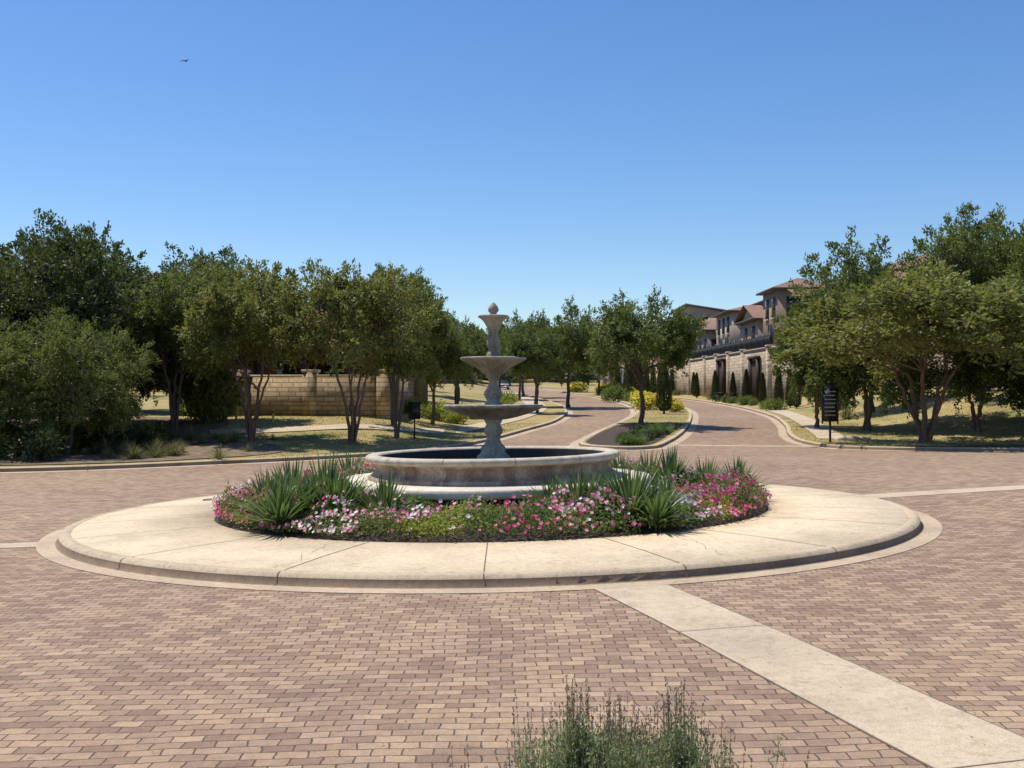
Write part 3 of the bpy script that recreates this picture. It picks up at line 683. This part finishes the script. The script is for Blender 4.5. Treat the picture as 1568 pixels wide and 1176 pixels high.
def distant():
    b_=B(); g=np.random.default_rng(5)
    pts=[]
    for i in range(230):
        y=g.uniform(150,330); x=g.uniform(-.62,.62)*y
        if -14+(-(y-190)*.1)<x<16 and y<215: continue
        if 10<x<34 and y<182: continue
        pts.append((x,y))
    for i in range(60): pts.append((g.uniform(-60,60),g.uniform(262,300)))
    for i in range(40): pts.append((g.uniform(-70,-18),g.uniform(75,150)))
    for i in range(22): pts.append((g.uniform(36,90),g.uniform(90,150)))
    for x,y in pts:
        h=g.uniform(6,9.5); r=g.uniform(3,5.0); z0=float(HL(x,y)) if y<250 else float(H(x,y))-.3; 
        n=520; q=unit(g.normal(0,1,(n,3)))*(g.uniform(.0,1,(n,1))**.4)*(1+.22*np.sin(g.uniform(0,6)+5*g.uniform(0,1,(n,1))))
        P=np.array([x,y,z0+h*.56])+q*np.array([r,r,h*.46]); s=.45+y*.0012
        V,F=leaves(P,unit(q+g.normal(0,.6,(n,3))),g.normal(0,.6,(n,3))+[0,0,1],g.uniform(.6,1.3,n)*s*1.5,g.uniform(.6,1.3,n)*s*.9)
        b_.add(V,F,'leaf_far',np.repeat(np.clip(g.uniform(.1,.8)+g.normal(0,.15,n),0,1),4))
        V,F=tube([(x,y,z0-.5),(x,y,z0+h*.5)],[.25,.15],5); b_.add(V,F,'bark')
    b_.obj('distant_trees')
distant()

# ------------------------------------------------------------ walls
def wallseg(b_,p,q,z0,z1,t,mat,cap=True):
    p=np.array(p,float);q=np.array(q,float);d=(q-p)/np.linalg.norm(q-p);n=np.array([-d[1],d[0]])*t/2
    def slab(a0,a1,b0,b1,m,nn):
        V=[(*(p-nn),a0),(*(q-nn),b0),(*(q+nn),b0),(*(p+nn),a0),(*(p-nn),a1),(*(q-nn),b1),(*(q+nn),b1),(*(p+nn),a1)]
        b_.add(V,[(0,3,2,1),(4,5,6,7),(0,1,5,4),(1,2,6,5),(2,3,7,6),(3,0,4,7)],m)
    slab(z0[0],z1[0],z0[1],z1[1],mat,n)
    if cap: slab(z1[0]+.001,z1[0]+.12,z1[1]+.001,z1[1]+.12,'cap',n*1.35)
g_=B()
wz=float(HL(-10,56))
wallseg(g_,(-14.2,56.4),(-6.6,55.6),(wz-.5,wz-.5),(wz+2.0,wz+2.0),.4,'stone')
wallseg(g_,(-6.6,55.6),(-6.2,66),(wz-.5,wz-.2),(wz+2.0,wz+2.0),.4,'stone')
for x,y in ((-10.45,56.0),(-6.6,55.6),(-14.2,56.4)):
    g_.box(x-.35,x+.35,y-.4,y+.4,wz-.5,wz+2.25,'stone'); g_.box(x-.42,x+.42,y-.47,y+.47,wz+2.251,wz+2.38,'cap')
g_.obj('stone_garden_wall')
rw=B(); W=[(17.8,152),(20.0,131),(21.6,89),(29,82),(60,78)]
wt=6.0
for p,q in zip(W,W[1:]):
    wallseg(rw,p,q,(float(HL(*p))-.6,float(HL(*q))-.6),(wt+.15,wt+.15),.5,'stone2')
def wx(y): return float(np.interp(y,[89,131],[21.6,20.0]))
for y in (89.5,98,103.5,108.5,114,122,130):
    x=wx(y)-.1; rw.box(x-.3,x+.3,y-.35,y+.35,1,wt+.3,'stone2'); rw.box(x-.37,x+.37,y-.42,y+.42,wt+.301,wt+.42,'cap')
rw.obj('retaining_wall')
for y in (106,93.5):
    o=B(); x=wx(y)-.28; z=float(HL(x-.4,y))
    o.box(x-.06,x,y-1.35,y+1.35,z,z+3.6,'wood2')
    for yy in (y-1.45,y+1.45): o.box(x-.3,x+.01,yy-.14,yy+.14,z,z+3.75,'wood')
    o.box(x-.34,x+.02,y-1.75,y+1.75,z+3.751,z+3.95,'wood')
    for k in range(8): o.box(x-.10,x-.062,y-1.3+k*.37,y-1.24+k*.37,z,z+3.6,'wood')
    o.obj('timber_gate')
patch('terrace_ground',np.array([(17.9,152),(20.1,131),(21.7,89),(29,82.2),(60,78.2),(95,78),(95,160),(18,160)]),'grass',lambda x,y:0*x+wt,0,6)
rl=B()
ysr=np.arange(90,130,.14)
for y in ysr:
    x=wx(y); rl.box(x-.018,x+.018,y-.018,y+.018,wt+.271,wt+1.25,'black')
for y in np.arange(90,131,2.0):
    x=wx(y); rl.box(x-.06,x+.06,y-.06,y+.06,wt+.271,wt+1.45,'black')
for z in (wt+.36,wt+1.26):
    V,F=tube([(wx(90),90,z),(wx(130),130,z)],[.045,.045],6); rl.add(V,F,'black')
rl.obj('metal_railing')

# ------------------------------------------------------------ houses
def house(name,x0,x1,y0,y1,z0,ze,rf,wall,roofm,wins,ov=.55,extra=None):
    e=empty(name,(0,0,0)); w=B(); w.box(x0,x1,y0,y1,z0,ze,wall); w.obj('walls',parent=e)
    r=B(); X0,X1,Y0,Y1=x0-ov,x1+ov,y0-ov,y1+ov
    r.box(X0,X1,Y0,Y1,ze+.002,ze+.16,'frame')
    zb=ze+.161
    if rf[0]=='hip':
        h=rf[1]; 
        if (X1-X0)>(Y1-Y0): i=(Y1-Y0)/2; T1=(X0+i,(Y0+Y1)/2,zb+h);T2=(X1-i,(Y0+Y1)/2,zb+h)
        else: i=(X1-X0)/2; T1=((X0+X1)/2,Y0+i,zb+h);T2=((X0+X1)/2,Y1-i,zb+h)
        V=[(X0,Y0,zb),(X1,Y0,zb),(X1,Y1,zb),(X0,Y1,zb),T1,T2]
        if (X1-X0)>(Y1-Y0): F=[(0,1,5,4),(2,3,4,5),(3,0,4,4),(1,2,5,5)]
        else: F=[(3,0,4,5),(1,2,5,4),(0,1,4,4),(2,3,5,5)]
        b4=[f for f in F if len(set(f))==4]; b3=[f for f in F if len(set(f))==3]
        r.add(V,b4,roofm)
        for f in b3:
            a,bb_,c=V[f[0]],V[f[1]],V[f[2]]; m=tuple((np.array(a)+np.array(bb_))/2); r.add([a,m,bb_,c],[(0,1,2,3)],roofm)
    elif rf[0]=='gable':
        h=rf[1]; ym=(Y0+Y1)/2
        r.add([(X0,Y0,zb),(X1,Y0,zb),(X1,ym,zb+h),(X0,ym,zb+h),(X1,Y1,zb),(X0,Y1,zb)],[(0,1,2,3),(3,2,4,5)],roofm)
        for xx in (x0,x1):
            r.add([(xx,y0,zb-.2),(xx,ym,zb-.2),(xx,y1,zb-.2),(xx,ym,zb+h-.15)],[(0,1,2,3)],wall)
    elif rf[0]=='mono':
        h=rf[1]; r.add([(X0,Y0,zb+h),(X1,Y0,zb),(X1,Y1,zb),(X0,Y1,zb+h),(X0,Y0,zb+h+.2),(X1,Y0,zb+.2),(X1,Y1,zb+.2),(X0,Y1,zb+h+.2)],[(0,3,2,1),(4,5,6,7),(0,1,5,4),(1,2,6,5),(2,3,7,6),(3,0,4,7)],roofm)
        r.add([(x0,y0,zb),(x0,y1,zb),(x0,y1,zb+h*.94),(x0,y0,zb+h*.94)],[(0,1,2,3)],wall)
        r.add([(x0,y0,zb-.1),(x1,y0,zb-.1),(x1,y0,zb+.02),(x0,y0,zb+h*.94)],[(0,1,2,3)],wall)
    r.obj('roof',parent=e)
    wi=B()
    for f,c,z,ww,hh in wins:
        if f=='w': 
            wi.box(x0-.06,x0+.02,c-ww/2-.1,c+ww/2+.1,z-.1,z+hh+.1,'frame'); wi.box(x0-.075,x0-.062,c-ww/2,c+ww/2,z,z+hh,'glass')
            wi.box(x0-.10,x0-.076,c-.03,c+.03,z,z+hh,'frame'); wi.box(x0-.10,x0-.077,c-ww/2,c+ww/2,z+hh*.62,z+hh*.62+.05,'frame')
            wi.box(x0-.16,x0-.061,c-ww/2-.15,c+ww/2+.15,z-.22,z-.102,'cap')
        else:
            wi.box(c-ww/2-.1,c+ww/2+.1,y0-.06,y0+.02,z-.1,z+hh+.1,'frame'); wi.box(c-ww/2,c+ww/2,y0-.075,y0-.062,z,z+hh,'glass')
            wi.box(c-.03,c+.03,y0-.10,y0-.076,z,z+hh,'frame'); wi.box(c-ww/2,c+ww/2,y0-.10,y0-.077,z+hh*.62,z+hh*.62+.05,'frame')
            wi.box(c-ww/2-.15,c+ww/2+.15,y0-.16,y0-.061,z-.22,z-.102,'cap')
    if wi.V: wi.obj('windows',parent=e)
    return e
z=wt
house('stucco_house',23.2,28,94,99.5,z,11.5,('hip',1.1),'stucco','tile',[('w',95.4,9.2,1,1.6),('w',97.8,9.2,1,1.6),('w',96.6,6.6,1.6,2.0),('s',24.6,9.2,1.1,1.6),('s',26.6,9.2,1.1,1.6),('s',25.6,6.6,1.8,2.0)])
house('stucco_house',22.9,30,100.3,108,z,9.3,('gable',1.5),'stucco3','tile',[('w',102.3,6.8,1.4,1.9),('w',105.6,6.8,1.4,1.9)])
house('stucco_house',24.5,33,101,109.2,9.5,11.2,('hip',1.3),'stucco','tile',[('w',103,9.9,1,1.0),('w',107,9.9,1,1.0)],.5)
house('stucco_house',22.5,31,110.2,118.5,z,10.8,('hip',1.2),'stucco2','tile',[('w',112,8.8,1,1.5),('w',114.5,8.8,1,1.5),('w',117,8.8,1,1.5),('w',112.5,6.5,1.6,1.8),('w',116,6.5,1.6,1.8),('s',24,8.8,1,1.5)])
house('stucco_house',21.7,28,119.5,125.5,z,9.4,('gable',1.3),'stucco3','tile',[('w',121,6.8,1.2,1.7),('w',124,6.8,1.2,1.7),('s',22.7,6.8,1,1.6)])
house('modern_house',21.0,28,127,136,z,11.4,('mono',1.3),'stucco2','slate',[('w',129,9.2,1.2,1.6),('w',133,9.2,1.2,1.6),('w',131,6.6,3,1.9),('s',22.6,9.3,1.2,1.4),('s',25,9.3,1.2,1.4)],.6)
house('stucco_house',30,44,88,100,z,12.4,('hip',2.0),'stucco','tile',[('w',91,10,1.2,1.6),('w',96,10,1.2,1.6),('s',33,10,1.4,1.7),('s',37,10,1.4,1.7),('s',41,10,1.4,1.7),('s',33,7,1.4,1.8),('s',38,7,2.2,1.8)])
zb=float(HL(18,168))
hb=house('porch_house',14.5,30,168,180,zb-.5,zb+3.4,('hip',2.4),'stucco3','tile',[('s',18,zb+.8,1.8,1.6),('s',22,zb+.8,1.8,1.6),('s',26,zb+.8,1.8,1.6)],.7)
pb=B()
for x in (14.8,17,19.2,21.4): pb.box(x-.18,x+.18,165.0,165.36,zb-.4,zb+2.9,'white')
pb.box(14.2,22,164.6,168.0,zb+2.901,zb+3.2,'white'); pb.box(14,22.2,164.4,168,zb+3.203,zb+3.35,'tile'); pb.obj('porch',parent=hb)
zb=float(HL(-10,185))
house('distant_house',-17,-6.2,186,196,zb-.5,zb+3.6,('hip',2.2),'stucco3','tile',[('s',-8,zb+.9,1.6,1.5),('s',-11,zb+.9,1.6,1.5),('s',-14,zb+.9,1.6,1.5)],.7)
zl=float(HL(-10,64))
lh=house('timber_porch_house',-18,-6.4,68,82,zl-.5,zl+4.4,('hip',2.4),'wood2','tile',[('s',-14,zl+1.2,1.6,2),('s',-11,zl+1.2,1.6,2),('s',-8,zl+1.2,1.6,2)],.8)
lp=B()
for x in (-17.6,-14.8,-12.2,-9.5,-6.8):
    lp.box(x-.22,x+.22,62.6,63.04,zl-.5,zl+3.2,'wood2')
    V,F=tube([(x+.2,62.8,zl+2.5),(x+.9,62.8,zl+3.18)],[.07,.07],4); lp.add(V,F,'wood')
lp.box(-18.2,-6.2,62.3,67.9,zl+3.201,zl+3.6,'wood')
lp.add([(-18.6,61.8,zl+3.62),(-5.8,61.8,zl+3.62),(-5.8,68.4,zl+4.9),(-18.6,68.4,zl+4.9)],[(0,1,2,3)],'tile'); lp.obj('porch',parent=lh)

# ------------------------------------------------------------ signs, furniture
sx,sy=13.75,46.6; sz=float(HL(sx,sy)); sg=empty('directional_sign',(sx,sy,sz))
b_=B(); b_.box(-.04,.04,-.04,.04,-.1,1.05,'black'); b_.box(-.30,.30,-.03,.03,.9,2.32,'black'); b_.box(-.33,.33,-.045,.045,2.321,2.38,'black')
V,F=lathe([(.001,-.02),(.17,-.02),(.17,.02),(.001,.02)],24); V=np.stack([V[:,0],V[:,2],V[:,1]+2.42],1); b_.add(V,F,'black')
b_.box(-.36,-.304,-.03,.03,.8,2.42,'black'); b_.box(.304,.36,-.03,.03,.8,2.42,'black'); b_.obj('panel_and_post',parent=sg)
b_=B()
for r in range(7):
    zz=2.18-r*.17; x=-.24
    while x<.2:
        w=random.uniform(.03,.07); b_.box(x,min(x+w,.24),-.036,-.032,zz,zz+.045,'cap'); x+=w+.018
b_.obj('lettering',parent=sg)
sx,sy=-4.25,47; sz=float(HL(sx,sy)); sg=empty('notice_sign',(sx,sy,sz)); b_=B()
b_.box(-.03,.03,-.03,.03,-.1,1.5,'black'); b_.box(-.26,.26,-.055,-.032,.85,1.55,'black'); b_.box(-.29,.29,-.06,-.03,1.551,1.6,'black'); b_.obj('panel_and_post',parent=sg)
x,y=-11.3,51; z0=float(HL(x,y)); b_=B(); V,F=tube([(x,y,z0-.05),(x,y,z0+.55),(x,y,z0+.60)],[.05,.05,.02],10); b_.add(V,F,'ypl'); V,F=tube([(x,y,z0+.42),(x,y,z0+.5)],[.056,.056],10); b_.add(V,F,'black'); b_.obj('utility_marker_post')
for x,y in ((19.6,96),(19.5,100.5)):
    z0=float(HL(x,y)); b_=B(); 
    b_.box(x-.45,x+.45,y-1.1,y+1.1,z0+.74,z0+.80,'black')
    for s_ in (-1,1):
        b_.box(x+s_*.75-.15,x+s_*.75+.15,y-1.1,y+1.1,z0+.43,z0+.48,'black')
        for yy in (-.8,.8):
            V,F=tube([(x+s_*.7,y+yy,z0),(x+s_*.25,y+yy,z0+.74)],[.035,.035],6); b_.add(V,F,'black')
    for yy in (-.8,.8): b_.box(x-.85,x+.85,y+yy-.03,y+yy+.03,z0+.38,z0+.429,'black')
    b_.obj('picnic_table')
for x,y,s in ((15.0,48.5,.9),(15.9,48.9,.6)):
    z0=float(HL(x,y)); V,F=lathe([(.001,.2),(.42,.19),(.55,.13),(.6,.02),(.58,-.1)],14,lambda i,th:.12*np.sin(3*th+i)+.07*np.cos(5*th)); V=V*np.array([s,s*.7,s])+np.array([x,y,z0]); B().add(V,F,'cap').obj('limestone_boulder')

def car(x,y,rot,col):
    e=empty('parked_car',(x,y,float(H(x,y))),rot); m=simple('car_paint',col,.3,.03,3,0); M['carp']=m; b_=B()
    sec=[(-2.2,.45,.80,.72),(-2.1,.30,.92,.80),(-1.2,.25,.98,.86),(.0,.25,.98,.88),(1.2,.25,.94,.86),(2.0,.30,.82,.80),(2.2,.42,.68,.70)]
    V=[]
    for yy,zb_,zt,w in sec: V+=[(-w,yy,zb_),(-w-.04,yy,(zb_+zt)/2),(-w+.06,yy,zt),(w-.06,yy,zt),(w+.04,yy,(zb_+zt)/2),(w,yy,zb_)]
    F=[(i*6+j,i*6+(j+1)%6,(i+1)*6+(j+1)%6,(i+1)*6+j) for i in range(6) for j in range(6)]; F+=[(0,1,2,3),(0,3,4,5),(36,39,38,37),(36,41,40,39)]
    b_.add(V,F,'carp'); b_.obj('body',parent=e)
    b_=B(); sec=[(-1.9,.93,.70,.93),(-1.3,.95,.62,1.40),(.2,.95,.62,1.46),(1.1,.93,.72,.95)]; V=[]
    for yy,zb_,w,zt in sec: V+=[(-.78,yy,zb_),(-w,yy,zt),(w,yy,zt),(.78,yy,zb_)]
    F=[(i*4+j,i*4+(j+1)%4,(i+1)*4+(j+1)%4,(i+1)*4+j) for i in range(3) for j in range(4)]; b_.add(V,F,'glass')
    b_.box(-.6,.6,-1.25,.15,1.44,1.475,'carp'); b_.obj('cabin',parent=e)
    b_=B()
    for xx in (-.82,.82):
        for yy in (-1.35,1.35):
            V,F=lathe([(.001,-.1),(.2,-.11),(.33,-.1),(.34,0),(.33,.1),(.2,.11),(.001,.1)],20); b_.add(np.stack([V[:,2]+xx,V[:,0]+yy,V[:,1]+.33],1),F,'black')
    b_.obj('wheels',parent=e)
car(-1.5,180,.1,(.55,.57,.6))
b_=B(); bx,by,bz=-21.3,70,24.0
V,F=tube([(-.16,0,0),(-.08,0,.01),(.05,0,.01),(.14,0,.02),(.2,0,.01)],[.01,.03,.035,.02,.004],8); b_.add(V,F,'black')
for s_ in (-1,1):
    b_.add([(.05,0,.02),(-.07,0,.02),(-.08,s_*.2,.05),(.06,s_*.2,.06)],[(0,1,2,3)],'black'); b_.add([(.06,s_*.2,.06),(-.08,s_*.2,.05),(-.12,s_*.38,.02),(-.06,s_*.42,.02)],[(0,1,2,3)],'black')
b_.add([(-.14,-.02,0),(-.14,.02,0),(-.26,.05,0),(-.26,-.05,0)],[(0,1,2,3)],'black'); bo=b_.obj('bird',(bx,by,bz)); bo.rotation_euler=(0,0,1.1)

# ------------------------------------------------------------ foreground sage bush
def sage():
    g=np.random.default_rng(3); b_=B()
    for i in range(400):
        az=g.uniform(0,6.28); sp=abs(g.normal(0,.21)); lo=g.uniform()<.68
        top=np.array([math.cos(az)*sp*1.35,math.sin(az)*sp,(1.15 if lo else 1.26)+g.uniform(-.14,.11)-sp*.22])
        P=[np.array([math.cos(az)*.06,math.sin(az)*.06,0]),top*np.array([.6,.6,.5]),top*np.array([.92,.92,.8])+g.normal(0,.01,3),top+g.normal(0,.016,3)]
        V,F=tube(P,[.005,.0032,.0018,.0009],4); b_.add(V,F,'sage',.3)
        n=140; s=g.uniform(.30,1.0 if lo else .84,n)[:,None]; Q=P[1]*(1-s)+P[3]*s+g.normal(0,.018,(n,3))
        V,F=leaves(Q,g.normal(0,1,(n,3))+[0,0,.8],g.normal(0,1,(n,3)),g.uniform(.012,.030,n),g.uniform(.004,.010,n)); b_.add(V,F,'sage',np.repeat(g.uniform(.0,1,n),4))
        if not lo:
            for cc in np.linspace(.84,1.0,5):
                n=4; c0=P[2]*(1-cc)*2.5+P[3]*(1-(1-cc)*2.5); Q=c0+g.normal(0,.004,(n,3))
                V,F=leaves(Q,g.normal(0,.8,(n,3))+[0,0,.5],g.normal(0,1,(n,3)),g.uniform(.007,.012,n),g.uniform(.005,.009,n)); b_.add(V,F,'seed',np.repeat(g.uniform(0,1,n),4))
    return b_.mesh('sage')
sgm=sage()
put('sage_bush',sgm,(.18,3.0,.05),0,(.58,.7,1.0)); put('sage_bush',sgm,(.47,3.05,.02),2.1,(.58,.7,1.0)); put('sage_bush',sgm,(.33,3.3,-.08),4.0,(.66,.7,1.0))

# ------------------------------------------------------------ light, sky, camera
el,az=math.radians(66),math.radians(-62)   # high sun to the left, slightly beyond the scene
W_=bpy.data.worlds.new('World'); S.world=W_; W_.use_nodes=True; nt=W_.node_tree
sk=nt.nodes.new('ShaderNodeTexSky'); sk.sky_type='NISHITA'; sk.sun_disc=False; sk.sun_elevation=el; sk.sun_rotation=az
sk.air_density=1.0; sk.dust_density=.2; sk.ozone_density=4.0
hs=nt.nodes.new('ShaderNodeHueSaturation'); hs.inputs['Saturation'].default_value=1.2; hs.inputs['Hue'].default_value=.506
nt.links.new(sk.outputs[0],hs.inputs['Color'])
bg=nt.nodes['Background']; nt.links.new(hs.outputs[0],bg.inputs['Color']); bg.inputs['Strength'].default_value=.142
sl=bpy.data.lights.new('sun','SUN'); sl.energy=5.0; sl.angle=math.radians(.5); sl.color=(1,.95,.85)
so=bpy.data.objects.new('sun',sl); S.collection.objects.link(so)
d=Vector((math.sin(az)*math.cos(el),math.cos(az)*math.cos(el),math.sin(el)))
so.rotation_euler=d.to_track_quat('Z','Y').to_euler(); so.location=(0,0,60)
cam=bpy.data.cameras.new('camera'); co=bpy.data.objects.new('camera',cam); S.collection.objects.link(co)
cam.sensor_width=36; cam.lens=36*1650/1568; cam.clip_end=6000; cam.clip_start=.05
co.location=(0,0,2.2); co.rotation_euler=(math.radians(90.625),0,0); S.camera=co
S.view_settings.view_transform='Standard'; S.view_settings.look='None'; S.view_settings.exposure=0
